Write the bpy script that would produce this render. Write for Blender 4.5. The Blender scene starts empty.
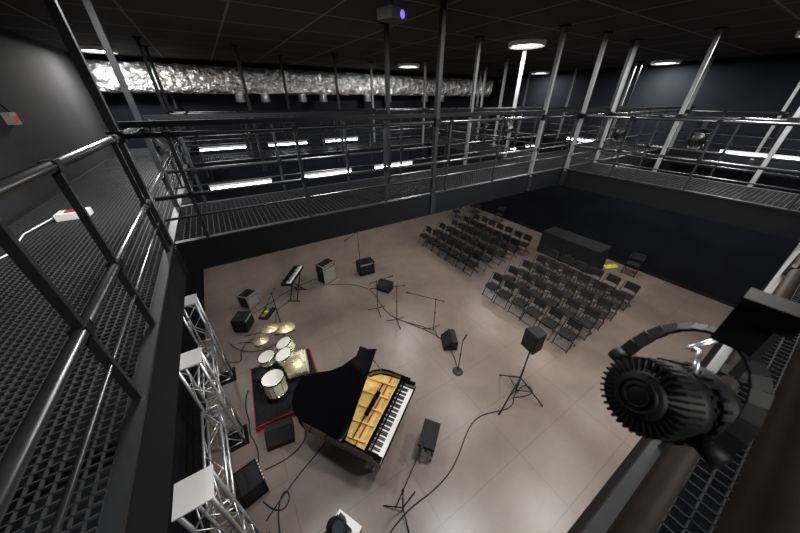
import bpy, bmesh, math, random
from mathutils import Matrix, Vector
random.seed(3)
scene=bpy.context.scene
scene.view_settings.view_transform='Standard'
# ------------------------------------------------------------ materials
def mat(name,col,rough=.5,metal=0,noise=0,nscale=8,bump=0,bscale=60,emit=None,es=0,coat=0,spec=.5,bdist=.02):
    m=bpy.data.materials.new(name); m.use_nodes=True
    nt=m.node_tree; b=nt.nodes['Principled BSDF']
    c=(col[0],col[1],col[2],1)
    b.inputs['Base Color'].default_value=c
    b.inputs['Roughness'].default_value=rough
    b.inputs['Metallic'].default_value=metal
    b.inputs['Specular IOR Level'].default_value=spec
    b.inputs['Coat Weight'].default_value=coat
    tc=nt.nodes.new('ShaderNodeTexCoord')
    if noise>0:
        n=nt.nodes.new('ShaderNodeTexNoise'); n.inputs['Scale'].default_value=nscale; n.inputs['Detail'].default_value=4
        nt.links.new(tc.outputs['Object'],n.inputs['Vector'])
        r=nt.nodes.new('ShaderNodeValToRGB')
        r.color_ramp.elements[0].position=.3; r.color_ramp.elements[1].position=.7
        r.color_ramp.elements[0].color=(col[0]*(1-noise),col[1]*(1-noise),col[2]*(1-noise),1)
        r.color_ramp.elements[1].color=(min(1,col[0]*(1+noise)),min(1,col[1]*(1+noise)),min(1,col[2]*(1+noise)),1)
        nt.links.new(n.outputs['Fac'],r.inputs['Fac']); nt.links.new(r.outputs['Color'],b.inputs['Base Color'])
    if bump>0:
        n=nt.nodes.new('ShaderNodeTexNoise'); n.inputs['Scale'].default_value=bscale; n.inputs['Detail'].default_value=5
        nt.links.new(tc.outputs['Object'],n.inputs['Vector'])
        bp=nt.nodes.new('ShaderNodeBump'); bp.inputs['Strength'].default_value=bump; bp.inputs['Distance'].default_value=bdist
        nt.links.new(n.outputs['Fac'],bp.inputs['Height']); nt.links.new(bp.outputs['Normal'],b.inputs['Normal'])
    if emit:
        b.inputs['Emission Color'].default_value=(*emit,1); b.inputs['Emission Strength'].default_value=es
    return m
def tilemat(name,c1,c2,cm,w,h,rough,mortar,bump=0,spec=.5,noise=.12):
    m=bpy.data.materials.new(name); m.use_nodes=True
    nt=m.node_tree; b=nt.nodes['Principled BSDF']
    tc=nt.nodes.new('ShaderNodeTexCoord')
    br=nt.nodes.new('ShaderNodeTexBrick'); br.offset=0; br.squash=1
    br.inputs['Scale'].default_value=1; br.inputs['Brick Width'].default_value=w; br.inputs['Row Height'].default_value=h
    br.inputs['Mortar Size'].default_value=mortar; br.inputs['Mortar Smooth'].default_value=.1
    br.inputs['Color1'].default_value=(*c1,1); br.inputs['Color2'].default_value=(*c2,1); br.inputs['Mortar'].default_value=(*cm,1)
    nt.links.new(tc.outputs['Object'],br.inputs['Vector'])
    n=nt.nodes.new('ShaderNodeTexNoise'); n.inputs['Scale'].default_value=1.3; n.inputs['Detail'].default_value=8; n.inputs['Roughness'].default_value=.65
    nt.links.new(tc.outputs['Object'],n.inputs['Vector'])
    mr=nt.nodes.new('ShaderNodeMapRange'); mr.inputs['From Min'].default_value=.3; mr.inputs['From Max'].default_value=.7
    mr.inputs['To Min'].default_value=1-noise; mr.inputs['To Max'].default_value=1+noise
    nt.links.new(n.outputs['Fac'],mr.inputs['Value'])
    mx=nt.nodes.new('ShaderNodeVectorMath'); mx.operation='SCALE'
    nt.links.new(br.outputs['Color'],mx.inputs[0]); nt.links.new(mr.outputs['Result'],mx.inputs['Scale'])
    nt.links.new(mx.outputs['Vector'],b.inputs['Base Color'])
    b.inputs['Roughness'].default_value=rough; b.inputs['Specular IOR Level'].default_value=spec
    return m
M={}
M['floor']=tilemat('floor_vinyl',(.176,.136,.114),(.186,.144,.120),(.136,.104,.087),2.0,1.0,.33,.009,noise=.16)
M['ceil']=tilemat('ceiling_tile',(.032,.029,.028),(.037,.034,.032),(.19,.165,.145),1.2,1.2,.8,.018,noise=.1,spec=.2)
M['wallL']=mat('wall_grey',(.026,.026,.028),.85,noise=.1,nscale=2,spec=.2)
M['wallD']=mat('wall_dark',(.0075,.0085,.012),.8,noise=.15,nscale=1.5,spec=.12)
M['drape']=mat('black_drape',(.006,.007,.009),.9,noise=.3,nscale=3,spec=.1)
M['steel']=mat('painted_steel',(.018,.019,.021),.4,.2,noise=.15,nscale=12,spec=.35)
M['steelL']=mat('grey_steel',(.25,.255,.26),.45,.5,noise=.12,nscale=10)
M['steelD']=mat('dark_steel',(.006,.0065,.0075),.6,0,spec=.1)
M['rail']=mat('rail_tube_steel',(.085,.086,.09),.27,.8,noise=.15,nscale=12)
M['rail2']=mat('worn_brown_rail',(.020,.016,.013),.6,0,noise=.2,nscale=12,spec=.12)
M['matte']=mat('matte_black_casting',(.0045,.0045,.005),.55,0,noise=.1,nscale=30,spec=.14)
M['grate']=mat('grating_steel',(.06,.062,.066),.5,.3)
M['grateD']=mat('dark_grating_steel',(.010,.0105,.012),.6,.1,spec=.2)
M['alu']=mat('aluminium',(.76,.77,.79),.3,.85,noise=.08,nscale=20)
M['chrome']=mat('chrome',(.8,.8,.8),.12,1)
M['foil']=mat('duct_foil',(.88,.89,.91),.25,.85,bump=1,bscale=4,bdist=.25)
M['black']=mat('black_plastic',(.009,.009,.010),.5,noise=.2,nscale=20,spec=.3)
M['blackr']=mat('black_fabric',(.012,.012,.013),.8,noise=.25,nscale=30,spec=.3)
M['lacquer']=mat('piano_lacquer',(.003,.003,.004),.06,coat=.6)
M['gold']=mat('gold_plate',(.80,.54,.18),.45,.4,noise=.15,nscale=10)
M['wood']=mat('soundboard_wood',(.55,.35,.12),.5,noise=.2,nscale=14)
M['ivory']=mat('ivory',(.85,.84,.8),.3)
M['cream']=mat('drum_cream',(.84,.78,.56),.35,noise=.08,nscale=6)
M['head']=mat('drum_head',(.88,.86,.80),.5)
M['brass']=mat('cymbal_brass',(.88,.74,.46),.38,.5,noise=.15,nscale=15)
M['red']=mat('red_trim',(.28,.02,.018),.8,noise=.2,nscale=20)
M['carpet']=mat('dark_carpet',(.015,.015,.017),.95,noise=.4,nscale=40,spec=.1)
M['white']=mat('white_panel',(.8,.8,.8),.5)
M['grille']=mat('silver_grille',(.45,.45,.44),.45,.5,noise=.3,nscale=80)
M['grille2']=mat('black_grille',(.02,.02,.022),.5,.3,noise=.4,nscale=90)
M['orange']=mat('orange_red',(.7,.1,.03),.5)
M['yellow']=mat('yellow_paint',(.75,.7,.05),.5)
M['blue']=mat('blue_led',(.02,.02,.1),.3,emit=(.25,.15,1),es=2.0)
M['tube']=mat('fluorescent_tube',(.9,.9,.9),.4,emit=(.93,.97,1),es=18)
M['lamp']=mat('lamp_diffuser',(.9,.9,.9),.4,emit=(1,.98,.94),es=12)
M['lens']=mat('lens_glass',(.05,.06,.08),.08,.2,coat=1)
# ------------------------------------------------------------ builder
class B:
    def __init__(s): s.v=[];s.f=[];s.m=[];s.sm=[];s.mats=[];s.M=Matrix.Identity(4)
    def mi(s,k):
        if k not in s.mats: s.mats.append(k)
        return s.mats.index(k)
    def add(s,vs,fs,k,smooth=False):
        o=len(s.v); i=s.mi(k)
        for v in vs: s.v.append(tuple(s.M@Vector(v)))
        for f in fs: s.f.append(tuple(o+a for a in f)); s.m.append(i); s.sm.append(smooth)
    def box(s,c,d,k,R=None):
        x,y,z=d[0]/2,d[1]/2,d[2]/2
        vs=[Vector((a*x,b*y,e*z)) for a in(-1,1) for b in(-1,1) for e in(-1,1)]
        if R is not None: vs=[R@v for v in vs]
        c=Vector(c); vs=[v+c for v in vs]
        s.add(vs,[(0,1,3,2),(4,6,7,5),(0,4,5,1),(2,3,7,6),(0,2,6,4),(1,5,7,3)],k)
    def bb(s,a,b,k): s.box([(a[i]+b[i])/2 for i in range(3)],[abs(b[i]-a[i]) for i in range(3)],k)
    def frame(s,p1,p2):
        p1=Vector(p1);p2=Vector(p2);d=(p2-p1);L=d.length;d.normalize()
        up=Vector((0,0,1)) if abs(d.z)<.95 else Vector((0,1,0))
        a=d.cross(up).normalized(); b=a.cross(d).normalized()
        return p1,p2,a,b,L
    def tube(s,p1,p2,r,k,n=8,r2=None):
        p1,p2,a,b,L=s.frame(p1,p2); r2=r if r2 is None else r2
        vs=[];fs=[]
        for i in range(n):
            t=2*math.pi*i/n; w=a*math.cos(t)+b*math.sin(t)
            vs.append(p1+w*r); vs.append(p2+w*r2)
        for i in range(n):
            j=(i+1)%n; fs.append((2*i,2*j,2*j+1,2*i+1))
        s.add(vs,fs,k,True)
        s.add([vs[2*i] for i in range(n)],[tuple(range(n))],k); s.add([vs[2*i+1] for i in range(n)],[tuple(range(n))],k)
    def beam(s,p1,p2,w,h,k):
        p1,p2,a,b,L=s.frame(p1,p2)
        vs=[p+a*(i*w/2)+b*(j*h/2) for p in(p1,p2) for i,j in((-1,-1),(1,-1),(1,1),(-1,1))]
        s.add(vs,[(0,1,2,3),(7,6,5,4),(0,4,5,1),(1,5,6,2),(2,6,7,3),(3,7,4,0)],k)
    def path(s,pts,r,k,n=8):
        for a,b in zip(pts[:-1],pts[1:]): s.tube(a,b,r,k,n)
    def lathe(s,prof,k,c=(0,0,0),R=None,n=24):
        vs=[];fs=[];c=Vector(c)
        for i in range(n):
            t=2*math.pi*i/n
            for r,z in prof:
                v=Vector((r*math.cos(t),r*math.sin(t),z))
                if R is not None: v=R@v
                vs.append(v+c)
        m=len(prof)
        for i in range(n):
            j=(i+1)%n
            for q in range(m-1): fs.append((i*m+q,j*m+q,j*m+q+1,i*m+q+1))
        s.add(vs,fs,k,True)
    def prism(s,poly,z0,z1,k,R=None,c=(0,0,0)):
        n=len(poly);c=Vector(c)
        vs=[Vector((x,y,z)) for z in(z0,z1) for x,y in poly]
        if R is not None: vs=[R@v for v in vs]
        vs=[v+c for v in vs]
        fs=[tuple(range(n)),tuple(range(2*n-1,n-1,-1))]+[(i,(i+1)%n,n+(i+1)%n,n+i) for i in range(n)]
        s.add(vs,fs,k)
    def sphere(s,c,r,k,n=12,sc=(1,1,1)):
        prof=[(r*math.sin(math.pi*i/8)*1,-r*math.cos(math.pi*i/8)) for i in range(9)]
        s.lathe(prof,k,c,Matrix.Diagonal(sc),n)
    def mesh(s,name):
        me=bpy.data.meshes.new(name); me.from_pydata(s.v,[],s.f); me.update()
        for k in s.mats: me.materials.append(M[k])
        me.polygons.foreach_set('material_index',s.m); me.polygons.foreach_set('use_smooth',s.sm)
        bm=bmesh.new(); bm.from_mesh(me); bmesh.ops.remove_doubles(bm,verts=bm.verts,dist=1e-6)
        bmesh.ops.recalc_face_normals(bm,faces=bm.faces); bm.to_mesh(me); bm.free()
        return me
    def obj(s,name,loc=(0,0,0),rz=0):
        return put(s.mesh(name),name,loc,rz)
def put(me,name,loc=(0,0,0),rz=0):
    o=bpy.data.objects.new(name,me); scene.collection.objects.link(o); o.location=loc; o.rotation_euler=(0,0,rz); return o
def RX(a): return Matrix.Rotation(math.radians(a),3,'X')
def RY(a): return Matrix.Rotation(math.radians(a),3,'Y')
def RZ(a): return Matrix.Rotation(math.radians(a),3,'Z')
# ------------------------------------------------------------ room shell
XL,XLU,XR,YB,YN,ZC=-1.8,-2.5,13.4,12.6,-2.6,7.05
def bx(name,a,b,k):
    q=B(); c=[(a[i]+b[i])/2 for i in range(3)]
    q.box((0,0,0),[abs(b[i]-a[i]) for i in range(3)],k); return q.obj(name,c)
bx('floor',(XLU,YN,-.2),(XR,YB,0),'floor')
bx('ceiling',(XLU-.2,YN-.2,ZC),(XR+.2,YB+.2,ZC+.2),'ceil')
bx('wall_left',(XLU-.2,YN-.2,-.2),(XLU,YB+.2,ZC),'wallL')
bx('wall_right',(XR,YN-.2,-.2),(XR+.2,YB+.2,ZC),'wallD')
bx('wall_back',(XLU,YB,-.2),(XR,YB+.2,ZC),'wallD')
bx('wall_front',(XLU,YN-.2,-.2),(XR,YN,ZC),'wallD')
bx('wall_left_lower',(XLU,YN,0),(XL,YB,4.2),'drape')  # wall face, thickened with a black top to stand in for shade under grating
bx('wall_front_lower',(XL,YN,0),(XR,-.16,4.2),'drape')  # same black fill behind the wall face, for darkness below the near deck
bx('baseboard_right',(XR-.02,-.16,0),(XR,YB,.12),'black')
bx('baseboard_back',(XL,YB-.02,0),(XR,YB,.12),'black')
# ------------------------------------------------------------ catwalks
DZ=4.68
def catwalk(name,ax,s0,s1,a,b,cols_a=(),cols_b=(),st=1.15,grid=.06,fronts='ab',rails=(5.73,5.17),r=.022,topbeam=False,colk='steel',postsA=None,railk='steel',gk='grateD',bar=.006,fb=4.33):
    q=B()
    def P(s,t,z): return (s,t,z) if ax=='x' else (t,s,z)
    for t in(a,b):
        q.beam(P(s0,t,(fb+4.67)/2),P(s1,t,(fb+4.67)/2),.05,4.67-fb,'steelD')
        q.beam(P(s0,t,4.69),P(s1,t,4.69),.07,.02,'steel')
    n=int((s1-s0)/1.2)
    for i in range(n+1):
        s=s0+(s1-s0)*i/n; q.beam(P(s,a,4.6),P(s,b,4.6),.05,.08,'steelD')
    lo,hi=min(a,b),max(a,b)
    m=int((hi-lo)/grid)
    for i in range(1,m): q.beam(P(s0,lo+(hi-lo)*i/m,DZ),P(s1,lo+(hi-lo)*i/m,DZ),bar,.015,gk)
    m=int((s1-s0)/grid)
    for i in range(1,m): q.beam(P(s0+(s1-s0)*i/m,lo,DZ),P(s0+(s1-s0)*i/m,hi,DZ),bar,.015,gk)
    for t,cols,tag in((a,cols_a,'a'),(b,cols_b,'b')):
        if tag in fronts:
            for j,z in enumerate(rails):
                q.tube(P(s0,t,z),P(s1,t,z),r,railk,12)
            q.tube(P(s0,t,4.95),P(s1,t,4.95),.013,railk,6)
            if topbeam:
                q.beam(P(s0,t,5.82),P(s1,t,5.82),.05,.05,'steelD')
            ps=postsA if (postsA is not None and tag=='a') else [s0+.3+st*i for i in range(int((s1-s0-.3)/st)+1)]
            for s in ps:
                q.beam(P(s,t,4.35),P(s,t,rails[0]+.03),.035,.025,'steel')
                for z in rails: q.box(P(s,t,z),(.06,.06,.055),'steelD')
        for s in cols:
            k=colk
            if isinstance(s,tuple): s,k=s
            q.beam(P(s,t,4.34),P(s,t,ZC),.06,.06,k)
            q.box(P(s,t,ZC-.01),(.13,.13,.02),'steelD')
            q.box(P(s,t,5.73),(.10,.10,.09),'steelD'); q.box(P(s,t,4.5),(.1,.1,.3),'steel')
    return q.obj(name)
L='steelL'
catwalk('catwalk_with_railing','y',-2.5,12.5,-.69,-2.44,cols_a=(3.5,4.9,8.5,9.7,12.4),cols_b=(),grid=.045,fronts='a',r=.027,postsA=[.3,1.43,2.06,3.3,4.95,6.2,7.4,8.5,9.7,11],railk='rail',gk='grate')
catwalk('catwalk_with_railing','x',-.64,13.3,3.5,4.9,cols_a=(2.83,(5.4,L),7.9),cols_b=(2.83,(4.9,L),(9.5,L),12),topbeam=True,railk='rail')
catwalk('catwalk_with_railing','y',-.1,3.45,6.56,7.8,cols_a=(3.4,),cols_b=(.8,2.2,3.4),colk='steelL',railk='rail')
catwalk('catwalk_with_railing','y',4.95,8.45,6.56,7.8,cols_a=(5.1,),cols_b=(6.6,),colk='steelL')
catwalk('catwalk_with_railing','x',-.64,13.3,8.5,9.7,cols_a=((1.0,'steel'),(3.3,'steel'),6.3,9.,11.5),cols_b=((2.2,'steel'),5,10),colk='steelL',fb=4.55)
catwalk('catwalk_with_railing','y',-.1,3.45,12.1,13.3,cols_a=(1.5,3.3),cols_b=(),fronts='a',colk='steelL')
catwalk('catwalk_with_railing','y',4.95,8.45,12.1,13.3,cols_a=(5.1,7),cols_b=(),fronts='a',colk='steelL')
catwalk('catwalk_with_railing','x',-.6,13.3,-.1,-1.5,cols_a=(-.6,6.5,),fronts='a',rails=(5.7,5.17),postsA=[-.55,1.3,2.6,3.9,5.2],grid=.05,railk='rail2',r=.028)
# ------------------------------------------------------------ ceiling lamps
lq=B(); lq.lathe([(0,-.02),(.30,-.02),(.33,0)],'lamp',n=32); lq.lathe([(.33,-.0),(.34,-.05),(.37,-.05),(.38,0.03)],'white',n=32); lme=lq.mesh('ceiling_light')
for (x,y,e) in [(6.2,4.8,1),(6.4,9.6,1),(12.6,4.5,.8),(12.6,8.8,.5),(-1.7,10.6,.8),(6.3,.2,1.1),(12.6,-.6,.6),(.4,-1.8,.6),(3.2,1.5,1.25),(9.4,1.2,1),(-.2,4.0,1)]:
    o=put(lme,'ceiling_light',(x,y,ZC-.03))
    l=bpy.data.lights.new('bulb','AREA'); l.shape='DISK'; l.size=.6; l.energy=180*e; l.color=(1,.98,.95)
    lo=bpy.data.objects.new('bulb',l); scene.collection.objects.link(lo); lo.parent=o; lo.location=(0,0,-.06)
# fluorescent battens
def batten(x,y,z,ax,L=1.5,hang=.2):
    q=B()
    d=Vector((1,0,0)) if ax=='x' else Vector((0,1,0))
    q.beam(-d*L/2,d*L/2,.09,.05,'white'); q.tube(-d*L/2*.97+Vector((0,0,-.045)),d*L/2*.97+Vector((0,0,-.045)),.035,'tube',10)
    for s in(-.4,.4): q.tube(d*L*s,d*L*s+Vector((0,0,hang)),.006,'steel')
    return q.obj('fluorescent_batten',(x,y,z))
for x in(.35,2.75,5.1): batten(x,8.5,4.12,'x',1.5,.4)
for x in(.2,1.95,3.7): batten(x,9.55,4.90,'x',1.15,.25)
batten(10.8,8.4,4.2,'x',1.2,.3); batten(12.6,8.4,4.25,'x',.9,.3)
batten(12.02,5.9,4.75,'y',1.3,.2); batten(12.02,1.42,4.80,'y',1.5,.2)
# foil duct
q=B()
prof=[]
for i in range(24):
    t=2*math.pi*i/24; c,s=math.cos(t),math.sin(t)
    prof.append((.26*math.copysign(abs(c)**.7,c),.37*math.copysign(abs(s)**.7,s)))
N=150; vs=[];fs=[]
for i in range(N+1):
    x=-2.4+15.6*i/N
    for c,s in prof:
        k=1+random.uniform(-.045,.045)+.03*(i%4==0)
        vs.append((x+random.uniform(-.02,.02),c*k,s*k))
for i in range(N):
    for j in range(24): fs.append((i*24+j,i*24+(j+1)%24,(i+1)*24+(j+1)%24,(i+1)*24+j))
q.add(vs,fs,'foil',False)
for x in range(-2,13,2): q.tube((x,0,.3),(x,0,.5),.01,'steel'); 
for x in(1.2,2.0,3.3,4.1,6,7,9,10): q.lathe([(.0,-.62),(.16,-.6),(.12,-.3)],'alu',(x,0,0),n=12)
q.obj('ventilation_duct',(0,12.1,6.56))
# ------------------------------------------------------------ grand piano
def piano():
    q=B()
    q.M=Matrix.Diagonal((1.08,.89,1.04,1))
    W=.77
    arc=[(-W,1.72),(-.72,1.93),(-.58,2.08),(-.40,2.14),(-.2,2.1),(-.05,1.97),(.05,1.75),(.15,1.5),(.30,1.27),(.48,1.1),(.64,.95),(.74,.78),(W,.58)]
    out=[(-W,.2)]+arc+[(W,.2)]
    def inset(p,d):
        n=len(p);r=[]
        for i in range(n):
            a=Vector(p[i-1]);b=Vector(p[i]);c=Vector(p[(i+1)%n])
            e1=(b-a).normalized();e2=(c-b).normalized()
            nn=Vector((e1.y+e2.y,-(e1.x+e2.x))).normalized()
            r.append((b.x+nn.x*d,b.y+nn.y*d))
        return r
    inn=inset(out,.05)
    n=len(out)
    z0,z1=.56,.88
    vs=[(x,y,z1) for x,y in out]+[(x,y,z1) for x,y in inn]+[(x,y,z0) for x,y in out]+[(x,y,z0+.05) for x,y in inn]
    fs=[]
    for i in range(n):
        j=(i+1)%n
        fs+= [(i,j,n+j,n+i),(i,j,2*n+j,2*n+i),(n+i,n+j,3*n+j,3*n+i)]
    q.add(vs,fs,'lacquer')
    q.prism(out,z0,z0+.03,'lacquer')
    q.prism(inn,.70,.72,'wood')
    pl=inset(out,.07)
    pl=[(x,max(y,.27)) for x,y in pl]
    q.prism(pl,.755,.775,'gold')
    for i in range(5):
        x=-.6+i*.28; q.beam((x,.3,.80),(x-.12+.02*i,1.0+(.7-.16*i),.80),.03,.04,'gold')
    for i in range(40):
        x=-.68+i*.034; L=1.7-.028*i
        q.tube((x,.42,.80),(x*.8-.05,min(L,1.8),.80),.0025,'gold',4)
    for r_ in range(3):
        for i in range(44): q.tube((-.68+i*.031,.31+r_*.028,.775),(-.68+i*.031,.31+r_*.028,.81),.004,'chrome',5)
    q.box((0,.47,.80),(1.4,.025,.02),'red')
    for i in range(30): q.box((-.62+i*.037,.58,.82),(.02,.03,.03),'black')
    q.bb((-W,-.12,.56),(W,.22,.64),'lacquer')
    for s in(-1,1):
        q.bb((s*W,-.12,.64),(s*(W-.09),.22,.80),'lacquer'); q.bb((s*W,.02,.80),(s*(W-.05),.22,.88),'lacquer')
    q.bb((-W,-.13,.60),(W,-.10,.67),'lacquer')
    q.bb((-W+.05,.17,.66),(W-.05,.24,.86),'lacquer')
    kw=(2*(W-.1))/52
    for i in range(52):
        x=-(W-.1)+kw*(i+.5); q.box((x,.025,.685),(kw*.93,.25,.025),'ivory')
    for i in range(51):
        if i%7 in(0,2,3,5,6): 
            x=-(W-.1)+kw*(i+1); q.box((x,.075,.705),(kw*.5,.15,.022),'black')
    q.box((0,.54,.90),(.5,.10,.012),'lacquer',RX(8))
    ang=-40
    R=RY(ang); hinge=Vector((-W-.01,0,.895))
    lidp=[(-W,.64)]+arc[:-1]+[(W+.01,.64)]
    lp=[(x+W,y) for x,y in lidp]
    q.prism(lp,0,.022,'lacquer',R,hinge)
    q.prism([(0,.65),(1.5,.65),(1.5,1.02),(0,1.02)],.024,.044,'lacquer',R,hinge)
    q.tube((.70,.75,.86),tuple(hinge+R@Vector((1.42,.8,0))),.013,'lacquer')
    for y in(.8,1.2,1.6): q.tube((-W-.01,y-.06,.9),(-W-.01,y+.06,.9),.009,'brass')
    for x,y in((-.64,.18),(.64,.18),(-.36,1.75)):
        q.tube((x,y,.10),(x,y,.5),.045,'lacquer',12,.065); q.box((x,y,.53),(.17,.17,.08),'lacquer')
        q.tube((x-.02,y,.035),(x+.02,y,.035),.035,'brass',12); q.tube((x,y,.05),(x,y,.12),.025,'brass')
    for x in(-.07,.07): q.tube((x,.25,.14),(x*1.3,.25,.58),.015,'lacquer')
    q.box((0,.25,.12),(.28,.12,.06),'lacquer')
    for x in(-.08,0,.08): q.box((x,.15,.10),(.03,.14,.012),'brass')
    return q
piano().obj('grand_piano',(1.50,2.56,0),math.radians(33.7))
# bench
q=B()
q.box((0,0,.47),(.52,.32,.07),'blackr'); q.box((0,0,.41),(.50,.30,.05),'lacquer')
for x in(-.22,.22):
    for y in(-.12,.12): q.tube((x,y,0),(x,y,.4),.018,'lacquer',8,.024)
    q.tube((x*1.1,0,.41),(x*1.32,0,.41),.025,'black')
q.obj('piano_bench',(1.98,2.07,0),math.radians(33.7+4))
# ------------------------------------------------------------ chairs
q=B()
w=.215
for s in(-1,1):
    x=s*w
    q.path([(x,.22,0.0),(x,.05,.40),(x,-.17,.84)],.0125,'black',8)
    q.path([(x*.92,-.26,0.0),(x*.92,.17,.43)],.0125,'black',8)
    q.tube((x*.92,.17,.43),(x*.92,-.18,.43),.011,'black',6)
q.tube((-w,.20,.05),(w,.20,.05),.01,'black',6); q.tube((-w,-.23,.05),(w,-.23,.05),.01,'black',6)
q.tube((-w,-.17,.84),(w,-.17,.84),.0125,'black',8)
sp=[(-.19,-.17),(.19,-.17),(.205,.0),(.205,.17),(.16,.215),(-.16,.215),(-.205,.17),(-.205,0)]
q.prism(sp,.435,.475,'blackr')
for i in range(4):
    a=-.195+i*.0975
    x0,x1=a,a+.0975
    y0=-.145-.03*(1-(x0/.2)**2); y1=-.145-.03*(1-(x1/.2)**2)
    q.add([(x0,y0,.60),(x1,y1,.60),(x1,y1-.10,.83),(x0,y0-.10,.83),(x0,y0-.025,.60),(x1,y1-.025,.60),(x1,y1-.125,.83),(x0,y0-.125,.83)],[(0,1,2,3),(7,6,5,4),(0,4,5,1),(2,6,7,3),(1,5,6,2),(0,3,7,4)],'blackr')
chair=q.mesh('folding_chair')
def ch(x,y,rz): put(chair,'folding_chair',(x,y,0),math.radians(rz))
for i in range(5):
    for j in range(7): ch(7.4+.80*i+random.uniform(-.04,.04),6.35+.52*j+random.uniform(-.02,.02),90+random.uniform(-5,5))
for i in range(5):
    for j in range(6): ch(6.92+.82*i+random.uniform(-.04,.04),2.15+.54*j+random.uniform(-.02,.02),90+random.uniform(-5,5))
ch(12.8,2.9,95); ch(11.9,10.6,80); ch(12.7,9.5,100); ch(11.0,11.2,60); ch(12.5,11.3,90)
# draped table
q=B(); X,Y,Z=.46,1.2,1.0
def ring(z,e,amp): 
    r=[]
    n=96
    for i in range(n):
        t=i/n*4; s=int(t); u=t-s
        if s==0: p=Vector((-X+2*X*u,-Y)); nn=Vector((0,-1))
        elif s==1: p=Vector((X,-Y+2*Y*u)); nn=Vector((1,0))
        elif s==2: p=Vector((X-2*X*u,Y)); nn=Vector((0,1))
        else: p=Vector((-X,Y-2*Y*u)); nn=Vector((-1,0))
        d=e+amp*math.sin(i*1.3)*.5+amp*math.sin(i*.55)*.5
        p=p+nn*d; r.append((p.x,p.y,z))
    return r
rs=[ring(Z,0,0),ring(Z-.02,.012,.003),ring(.5,.03,.02),ring(0.01,.06,.045)]
vs=sum(rs,[]);n=96;fs=[tuple(range(n))]
for k in range(3):
    for i in range(n): fs.append((k*n+i,k*n+(i+1)%n,(k+1)*n+(i+1)%n,(k+1)*n+i))
q.add(vs,fs,'blackr',False)
q.obj('draped_table',(11.9,4.9,0))
q=B(); q.prism([(-.12,0),(.12,0),(.07,.05),(-.07,.05)],-.3,.3,'yellow',RX(90)); 
for y in(-.15,.15): q.box((0,y,.052),(.13,.02,.004),'black')
q.obj('cable_ramp',(12.75,3.6,0),1.2)
# ------------------------------------------------------------ drum kit on riser
q=B(); q.bb((-.72,-.82,0),(.72,.82,.16),'carpet'); q.bb((-.76,-.86,0),(.76,.86,.012),'red')
for a,b in(((-.735,-.835),(.735,-.82)),((-.735,.82),(.735,.835)),((-.735,-.835),(-.72,.835)),((.72,-.835),(.735,.835))): q.bb((a[0],a[1],.012),(b[0],b[1],.16),'red')
q.obj('drum_riser',(-.12,5.0,0),math.radians(-4))
def drum(q,c,r,h,R,k='cream'):
    q.lathe([(r,-h/2),(r,h/2)],k,c,R,28)
    for s in(-1,1):
        q.lathe([(0,s*h/2),(r*.97,s*h/2)],'head',c,R,28); q.lathe([(r*.96,s*(h/2-.02)),(r*1.03,s*(h/2-.025)),(r*1.03,s*(h/2+.012)),(r*.96,s*(h/2+.012))],'chrome' if r<.25 else k,c,R,28)
    for i in range(8):
        t=i*math.pi/4; p=Vector((r*1.02*math.cos(t),r*1.02*math.sin(t),0))
        q.tube(Vector(c)+R@(p+Vector((0,0,-h/2))),Vector(c)+R@(p+Vector((0,0,h/2))),.007,'chrome',5)
def cymbal(q,x,y,z,r,tx=8,ty=0):
    R=RX(tx)@RY(ty)
    q.lathe([(0,.03),(.04,.028),(.06,.008),(r,-.02),(r,-.023),(.05,.0)],'brass',(x,y,z),R,32)
    q.tube((x,y,.25),(x,y,z+.06),.011,'chrome')
    for i in range(3):
        t=i*2.094+.4; q.tube((x,y,.3),(x+.22*math.cos(t),y+.22*math.sin(t),.01),.009,'chrome',6)
q=B()
drum(q,(.28,.1,.31),.29,.44,RY(90)@RX(0))
drum(q,(.12,.30,.80),.18,.24,RX(0)@RY(-18)); drum(q,(.12,-.08,.80),.19,.26,RY(-18))
drum(q,(-.2,-.40,.42),.23,.42,RY(0)); drum(q,(-.35,.28,.55),.19,.16,RY(-6))
for x,y in((-.0,-.42),(-.4,-.3),(-.30,-.6)): q.tube((x,y,0),(x,y,.45),.009,'chrome')
q.tube((-.35,.28,.48),(-.35,.28,.2),.012,'chrome')
for i in range(3):
    t=i*2.094; q.tube((-.35,.28,.22),(-.35+.2*math.cos(t),.28+.2*math.sin(t),.01),.009,'chrome')
q.tube((.2,.12,.55),(.2,.12,.85),.014,'chrome'); q.tube((.2,.12,.8),(.12,.3,.8),.01,'chrome'); q.tube((.2,.12,.8),(.12,-.05,.8),.01,'chrome')
cymbal(q,.15,.62,1.12,.24,-8,6); cymbal(q,-.42,.60,.92,.18,0,0); cymbal(q,-.15,.55,1.25,.2,-10,0); cymbal(q,.3,-.55,1.05,.2,12,-12)
q.lathe([(0,.50),(.15,.50),(.17,.47),(.16,.42),(0,.42)],'blackr',(-.5,-.08,0),None,20); q.tube((-.5,-.08,.2),(-.5,-.08,.43),.015,'chrome')
for i in range(3):
    t=i*2.094; q.tube((-.5,-.08,.24),(-.5+.2*math.cos(t),-.08+.2*math.sin(t),.01),.01,'chrome')
for s in(-1,1): q.tube((.4,.1+s*.25,.2),(.5,.1+s*.33,.01),.009,'chrome')
q.obj('drum_kit',(-.05,5.08,.166),math.radians(-12))
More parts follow.
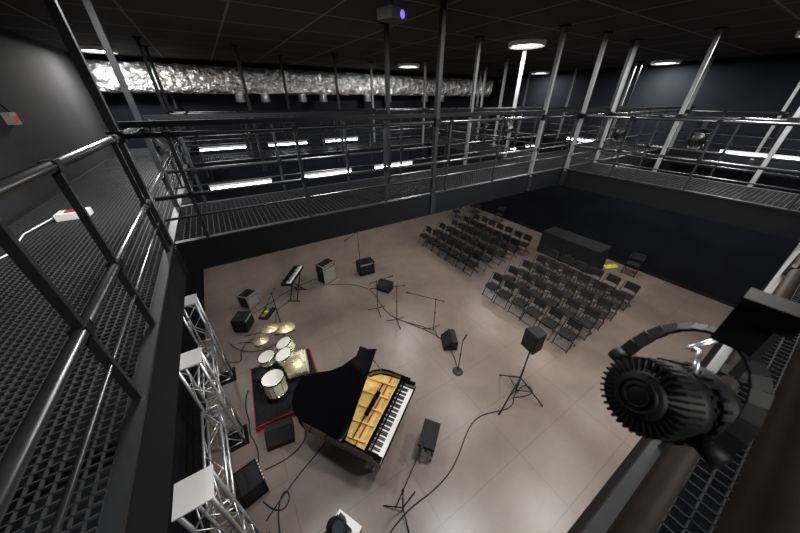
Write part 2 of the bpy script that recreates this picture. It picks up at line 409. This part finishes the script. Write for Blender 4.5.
# ------------------------------------------------------------ wedges
def wedge():
    q=B()
    prof=[(-.19,0),(.19,0),(.19,.10),(-.03,.33),(-.19,.30)]
    vs=[(x,y,z) for x in(-.26,.26) for y,z in prof]
    q.add(vs,[(0,1,2,3,4),(9,8,7,6,5)]+[(i,(i+1)%5,5+(i+1)%5,5+i) for i in range(5)],'black')
    q.add([(-.23,.185,.125),(.23,.185,.125),(.23,-.012,.33),(-.23,-.012,.33)],[(0,1,2,3)],'grille2')
    for s in(-1,1): q.box((s*.262,0,.16),(.01,.12,.05),'steelD')
    return q.mesh('stage_monitor_wedge')
wm=wedge()
for x,y,r in((4.15,3.95,60),(3.9,7.25,120),(-.5,3.84,170)): put(wm,'stage_monitor_wedge',(x,y,0),math.radians(r))
# ------------------------------------------------------------ mic stands
def micstand(h=1.5,boom=.7,az=0,tilt=20,rb=False,low=False):
    q=B()
    if rb: q.lathe([(0,.03),(.10,.03),(.135,.012),(.135,0),(0,0)],'steel',(0,0,0),None,20)
    else:
        for i in range(3):
            t=i*2.094+.3; q.tube((0,0,.12),(.33*math.cos(t),.33*math.sin(t),.012),.011,'black',6); q.sphere((.33*math.cos(t),.33*math.sin(t),.014),.014,'black',6)
    q.tube((0,0,.02),(0,0,h*.6),.013,'black'); q.tube((0,0,h*.6),(0,0,h),.010,'black')
    q.tube((0,0,h*.6-.04),(0,0,h*.6+.03),.018,'black')
    d=Vector((math.cos(az)*math.cos(math.radians(tilt)),math.sin(az)*math.cos(math.radians(tilt)),math.sin(math.radians(tilt))))
    top=Vector((0,0,h)); e=top+d*boom
    if boom>0:
        q.sphere((0,0,h),.025,'black'); q.tube(top-d*.2,e,.009,'black',6); q.sphere(top-d*.22,.022,'black',8)
    else: e=top
    m=e+d*.16; q.tube(e,m,.012,'black',8,.02); q.sphere(m+d*.02,.028,'grille2',10)
    return q
micstand(1.4,.6,2.5,-10).obj('microphone_stand',(3.35,5.5,0))
micstand(1.2,.7,2.2,0).obj('microphone_stand',(4.1,4.6,0))
micstand(1.1,0,0,60,True).obj('microphone_stand',(3.72,3.1,0))
micstand(1.6,.6,-2,0).obj('microphone_stand',(.2,6.75,0))
micstand(.8,.6,.5,5).obj('microphone_stand',(1.0,1.5,0))
micstand(1.5,.5,3.4,-15).obj('microphone_stand',(3.9,9.4,0))
micstand(1.2,.4,0,0).obj('microphone_stand',(3.1,6.3,0))
# speaker on tripod
q=B()
for i in range(3):
    t=i*2.094+1.9; c,s=math.cos(t),math.sin(t)
    q.tube((0,0,.75),(.62*c,.62*s,.02),.016,'black'); q.tube((0,0,.3),(.33*c,.33*s,.37),.01,'black'); q.sphere((.62*c,.62*s,.022),.022,'black',8)
q.tube((0,0,.22),(0,0,1.1),.02,'black'); q.tube((0,0,1.1),(0,0,1.75),.016,'black')
q.prism([(-.12,-.14),(.12,-.14),(.16,.13),(-.16,.13)],1.7,2.15,'black'); q.bb((-.14,.13,1.73),(.14,.14,2.12),'grille2')
q.tube((-.06,-.145,2.0),(.06,-.145,2.0),.012,'black')
q.obj('loudspeaker_on_tripod',(4.33,1.85,0),math.radians(80))
# ------------------------------------------------------------ keyboard, amps
q=B()
q.box((0,0,.86),(1.15,.34,.09),'black'); 
for i in range(44): q.box((-.53+i*.0247,-.08,.91),(.022,.15,.02),'ivory')
for i in range(43):
    if i%7 in(0,2,3,5,6): q.box((-.518+i*.0247,-.05,.922),(.012,.09,.016),'black')
q.box((0,.1,.908),(1.0,.1,.01),'steelD')
for y in(-.12,.12):
    q.beam((-.35,y,.02),(.35,y,.81),.03,.03,'black'); q.beam((.35,y,.02),(-.35,y,.81),.03,.03,'black')
for x in(-.35,.35): q.beam((x,-.22,.02),(x,.22,.02),.03,.03,'black'); q.beam((x,-.16,.81),(x,.16,.81),.03,.03,'black')
q.obj('stage_keyboard',(1.05,8.6,0),math.radians(55))
def case(w,d,h,front,edge='alu',name='guitar_amplifier',loc=(0,0,0),rz=0,z0=.05):
    q=B()
    q.bb((-w/2,-d/2,z0),(w/2,d/2,z0+h),'black')
    q.bb((-w/2+.03,-d/2-.008,z0+.03),(w/2-.03,-d/2,z0+h*.78),front); q.bb((-w/2+.03,-d/2-.01,z0+h*.82),(w/2-.03,-d/2,z0+h*.95),'steelL')
    for i in range(6): q.tube((-w/2+.08+i*.07,-d/2-.01,z0+h*.88),(-w/2+.08+i*.07,-d/2-.03,z0+h*.88),.012,'ivory')
    for x in(-1,1):
        for y in(-1,1):
            q.beam((x*w/2,y*d/2,z0),(x*w/2,y*d/2,z0+h),.025,.025,edge); q.lathe([(.0,0),(.03,0),(.03,z0)],'black',(x*(w/2-.06),y*(d/2-.06),0),None,10)
        for z in(z0,z0+h): q.beam((x*w/2,-d/2,z),(x*w/2,d/2,z),.022,.022,edge); q.beam((-w/2,x*d/2,z),(w/2,x*d/2,z),.022,.022,edge)
    q.box((0,0,z0+h+.025),(.22,.03,.02),'black')
    q.obj(name,loc,rz)
case(.6,.4,.75,'grille','alu','guitar_amplifier',(2.3,8.95,0),math.radians(25))
case(.6,.4,.5,'blackr','steelD','bass_amplifier',(3.8,8.65,0),math.radians(-5))
case(.45,.4,.45,'grille','alu','flight_case',(-.45,8.9,0),math.radians(40))
case(.45,.38,.4,'blackr','steelD','guitar_amplifier',(-.75,7.8,0),math.radians(60))
case(.45,.35,.35,'blackr','steelD','bass_amplifier',(-1.1,3.2,0),math.radians(100))
# effects pedalboard
q=B(); q.box((0,0,.035),(.55,.3,.07),'black')
for i,k in enumerate(('orange','alu','yellow','steelL','alu')): q.box((-.2+i*.1,.02,.088),(.07,.11,.04),k)
q.obj('effects_pedalboard',(-.05,8.1,0),.9)
# ------------------------------------------------------------ truss towers
def truss(h=2.45,w=.29):
    q=B(); a=w/2
    q.box((0,0,.01),(.45,.45,.02),'steelD')
    cs=[(-a,-a),(a,-a),(a,a),(-a,a)]
    for x,y in cs: q.tube((x,y,.02),(x,y,h),.025,'alu',10)
    n=6
    for k in range(4):
        p=cs[k];r=cs[(k+1)%4]
        for i in range(n):
            z0=.05+(h-.1)*i/n; z1=.05+(h-.1)*(i+1)/n
            if i%2: q.tube((*p,z0),(*r,z1),.01,'alu',6)
            else: q.tube((*r,z0),(*p,z1),.01,'alu',6)
            if i in(0,3): q.tube((*p,z0),(*r,z0),.014,'alu',6)
        q.tube((*p,h-.03),(*r,h-.03),.014,'alu',6)
    q.box((0,0,h+.01),(.36,.36,.02),'white')
    return q.mesh('truss_tower')
tm=truss()
for x,y in((-1.38,6.1),(-1.3,4.3),(-1.2,2.2)): put(tm,'truss_tower',(x,y,0))
def truss_h(L,w=.25):
    q=B(); a=w/2
    cs=[(-a,-a),(a,-a),(a,a),(-a,a)]
    for x,z in cs: q.tube((x,0,z),(x,L,z),.022,'alu',10)
    n=int(L/.35)
    for k in range(4):
        p=cs[k];r=cs[(k+1)%4]
        for i in range(n):
            y0=L*i/n;y1=L*(i+1)/n
            if i%2: p2,r2=p,r
            else: p2,r2=r,p
            q.tube((p2[0],y0,p2[1]),(r2[0],y1,r2[1]),.009,'alu',6)
        q.tube((p[0],0,p[1]),(r[0],0,r[1]),.014,'alu',6); q.tube((p[0],L,p[1]),(r[0],L,r[1]),.014,'alu',6)
    return q
truss_h(1.4).obj('lighting_truss',(-1.36,4.5,1.35)); truss_h(1.6).obj('lighting_truss',(-1.26,2.45,1.35),math.radians(2))
# moving heads & par lights
def movinghead():
    q=B(); q.box((0,0,.06),(.3,.3,.12),'black')
    for s in(-1,1): q.beam((s*.14,0,.12),(s*.14,0,.36),.04,.1,'black')
    q.lathe([(0,-.13),(.08,-.13),(.115,-.06),(.115,.08),(.09,.14)],'black',(0,0,.34),RX(35),20); q.lathe([(0,.13),(.09,.13)],'lens',(0,0,.34),RX(35),20)
    return q.mesh('moving_head_light')
mh=movinghead()
def par(q,c,R,s=1.,col='black'):
    c=Vector(c)
    q.lathe([(0,-.12*s),(.05*s,-.12*s),(.075*s,-.09*s),(.095*s,-.05*s),(.1*s,.1*s),(.108*s,.1*s),(.108*s,.12*s),(.09*s,.12*s)],col,c,R,24)
    q.lathe([(0,.105*s),(.092*s,.105*s)],'lens',c,R,24)
    for i in range(18):
        t=i*math.pi/9; o=Vector((.1*s*math.cos(t),.1*s*math.sin(t),-.02*s))
        Rz=R@Matrix.Rotation(t,3,'Z'); q.box(c+R@o,(.03*s,.006*s,.13*s),col,Rz)
def parlight(name,loc,R,rail_dz,s=1.,rz=0):
    q=B(); par(q,(0,0,0),R,s)
    for x in(-1,1): q.beam((x*.13*s,0,0),(x*.13*s,0,rail_dz*.6),.008,.03,'black'); q.tube((x*.10*s,0,0),(x*.14*s,0,0),.018*s,'black')
    q.beam((-.134*s,0,rail_dz*.6),(.134*s,0,rail_dz*.6),.03,.008,'black'); q.box((0,0,rail_dz*.8),(.05,.06,abs(rail_dz)*.4),'black')
    return q.obj(name,loc,rz)
for x,y,rz in((-.69,5.6,1.6),(-.69,6.4,1.6),(-.69,7.8,1.5)): parlight('stage_light',(x+.0,y,5.45),RX(150),.28,1,rz)
for x in(3.9,6.2,): parlight('stage_light',(x,4.9,5.45),RX(140),.28,1)
for y in(1.5,2.6,6.0): parlight('stage_light',(6.56,y,5.45),RX(150),.28,.9,1.57)
q=B(); q.bb((-.22,-.22,.38),(.22,.22,.40),'white')
for x in(-.2,.2):
    for y in(-.2,.2): q.tube((x,y,0),(x,y,.38),.015,'alu')
q.obj('equipment_stand',(.0,1.66,0),.5); put(mh,'moving_head_light',(-.05,1.68,.40),.4)
# dark moving light on ceiling, purple glow in its lens
q=B(); q.box((0,0,0),(.26,.22,.1),'black'); q.tube((0,0,.05),(0,0,.22),.02,'black'); q.lathe([(0,0),(.04,0),(.05,-.05)],'blue',(.05,-.11,0),RX(90),14)
q.obj('ceiling_moving_light',(2.1,3.5,6.82),.3)
# foreground LED par on near rail
q=B(); Rr=RZ(-32)@RY(112)@RX(-8)
def led(q,R):
    q.lathe([(0,-.082),(.045,-.082),(.05,-.076),(.05,-.07),(.078,-.066),(.078,-.02),(.084,-.018),(.086,.0),(.086,.075),(.094,.08),(.094,.10),(.08,.105),(.076,.09)],'matte',(0,0,0),R,40)
    q.lathe([(0,.088),(.08,.088)],'lens',(0,0,0),R,40)
    for i in range(36):
        t=i*2*math.pi/36; q.box(R@Vector((.068*math.cos(t),.068*math.sin(t),-.045)),(.030,.005,.055),'matte',R@Matrix.Rotation(t,3,'Z'))
    for i in range(24): q.box(R@Vector((.087*math.cos(i*.2618),.087*math.sin(i*.2618),.035)),(.006,.008,.06),'matte',R@Matrix.Rotation(i*.2618,3,'Z'))
    for r0 in(.02,.032): q.lathe([(r0,-.082),(r0+.002,-.086),(r0+.005,-.086),(r0+.007,-.082)],'matte',(0,0,0),R,28)
led(q,Rr)
ax=(Rr@Vector((0,1,0))).normalized()
pts=[]
for i in range(17):
    t=math.pi*i/16; pts.append(ax*(.115*math.cos(t))+Vector((.11,-.03,.15))*(math.sin(t)**.8))
for a,b in zip(pts[:-1],pts[1:]): q.beam(a,b,.03,.007,'matte')
for s in(-1,1): q.tube(ax*s*.085,ax*s*.13,.02,'matte',12)
q.box((.11,-.03,.18),(.05,.06,.07),'matte'); q.box((.11,-.04,.235),(.06,.08,.045),'matte')
q.path([(.05,-.02,.06),(.10,.0,.10),(.14,.02,.06),(.2,-.02,.1),(.24,-.04,.2)],.006,'alu',8)
q.obj('led_par_light',(.70,.0,5.42))
# wall box and floor case on catwalk
q=B(); q.box((0,0,0),(.08,.22,.16),'grille'); q.box((.05,0,0),(.03,.08,.08),'orange'); q.path([(.02,0,.08),(.02,-.3,.4),(.02,-.6,.9)],.012,'black'); q.obj('electrical_switch_box',(XLU+.05,7.0,5.77))
q=B(); q.box((0,0,.04),(.3,.22,.08),'white'); q.box((0,0,.085),(.12,.1,.02),'red'); q.path([(-.15,0,.05),(-.3,-.5,.02),(-.2,-1.1,.02),(-.4,-1.6,.02),(-.35,-2.6,.02)],.008,'white'); q.obj('junction_box',(-1.8,5.15,DZ+.01))
# floor cables
def cable(pts,name='floor_cable',k='black',r=.011):
    cu=bpy.data.curves.new(name,'CURVE'); cu.dimensions='3D'; cu.bevel_depth=r; cu.bevel_resolution=1
    s=cu.splines.new('NURBS'); s.points.add(len(pts)-1); s.order_u=4; s.use_endpoint_u=True
    for i,(x,y) in enumerate(pts): s.points[i].co=(x,y,r,1)
    cu.materials.append(M[k]); o=bpy.data.objects.new(name,cu); scene.collection.objects.link(o)
cable([(4.33,1.85),(4.1,1.6),(3.4,2.1),(2.7,1.8),(2.2,1.5),(1.5,1.4),(.9,1.5),(.2,1.2)])
cable([(4.1,4.6),(3.8,5.1),(3.5,5.4),(3.2,6.2),(3.6,7.4),(3.0,8.3),(2.2,8.6)])
cable([(3.72,3.1),(4,3.5),(4.15,4.1),(4.0,4.6),(3.5,5.5)])
cable([(-.9,3.4),(-.3,3.3),(.1,3.7),(-.2,3.9),(.5,3.6),(.3,3.2),(-.4,3.0),(-1.,2.6)])
cable([(-.8,7.4),(-.2,7.2),(.3,7.6),(.1,8.2),(.8,8.4)])
cable([(-.9,8.4),(-.3,8.3),(.4,8.9),(1.2,9.2),(2.2,9.3)])
cable([(.2,6.7),(-.3,6.4),(-.9,6.5),(-1.2,7.3)])
cable([(-1.0,7.2),(-.5,7.0),(-.7,6.6),(-.2,6.9),(-.6,7.3),(-1.1,6.8),(-.9,6.3),(-1.3,6.6)])
cable([(-.95,5.4),(-1.1,5.0),(-.98,4.6),(-1.1,4.2),(-.9,3.9),(-1.0,3.5)])
cable([(-1.0,2.9),(-.8,2.5),(-.5,2.7),(-.7,3.0),(-.9,2.4),(-.8,1.8)])
cable([(4.33,1.85),(4.8,1.6),(5.0,1.8),(4.8,2.0),(4.33,1.85)])
# ------------------------------------------------------------ world, camera
w=bpy.data.worlds.new('w'); scene.world=w; w.use_nodes=True; w.node_tree.nodes['Background'].inputs[0].default_value=(.5,.55,.6,1); w.node_tree.nodes['Background'].inputs[1].default_value=.05
cam=bpy.data.cameras.new('cam'); cam.sensor_width=36; cam.lens=272/800*36; cam.clip_start=.02; cam.clip_end=100
co=bpy.data.objects.new('cam',cam); scene.collection.objects.link(co); co.location=(0,0,6.0); co.rotation_euler=(math.radians(58.6),0,math.radians(-32.2))
cam.dof.use_dof=True; cam.dof.focus_distance=5; cam.dof.aperture_fstop=2.8
scene.camera=co
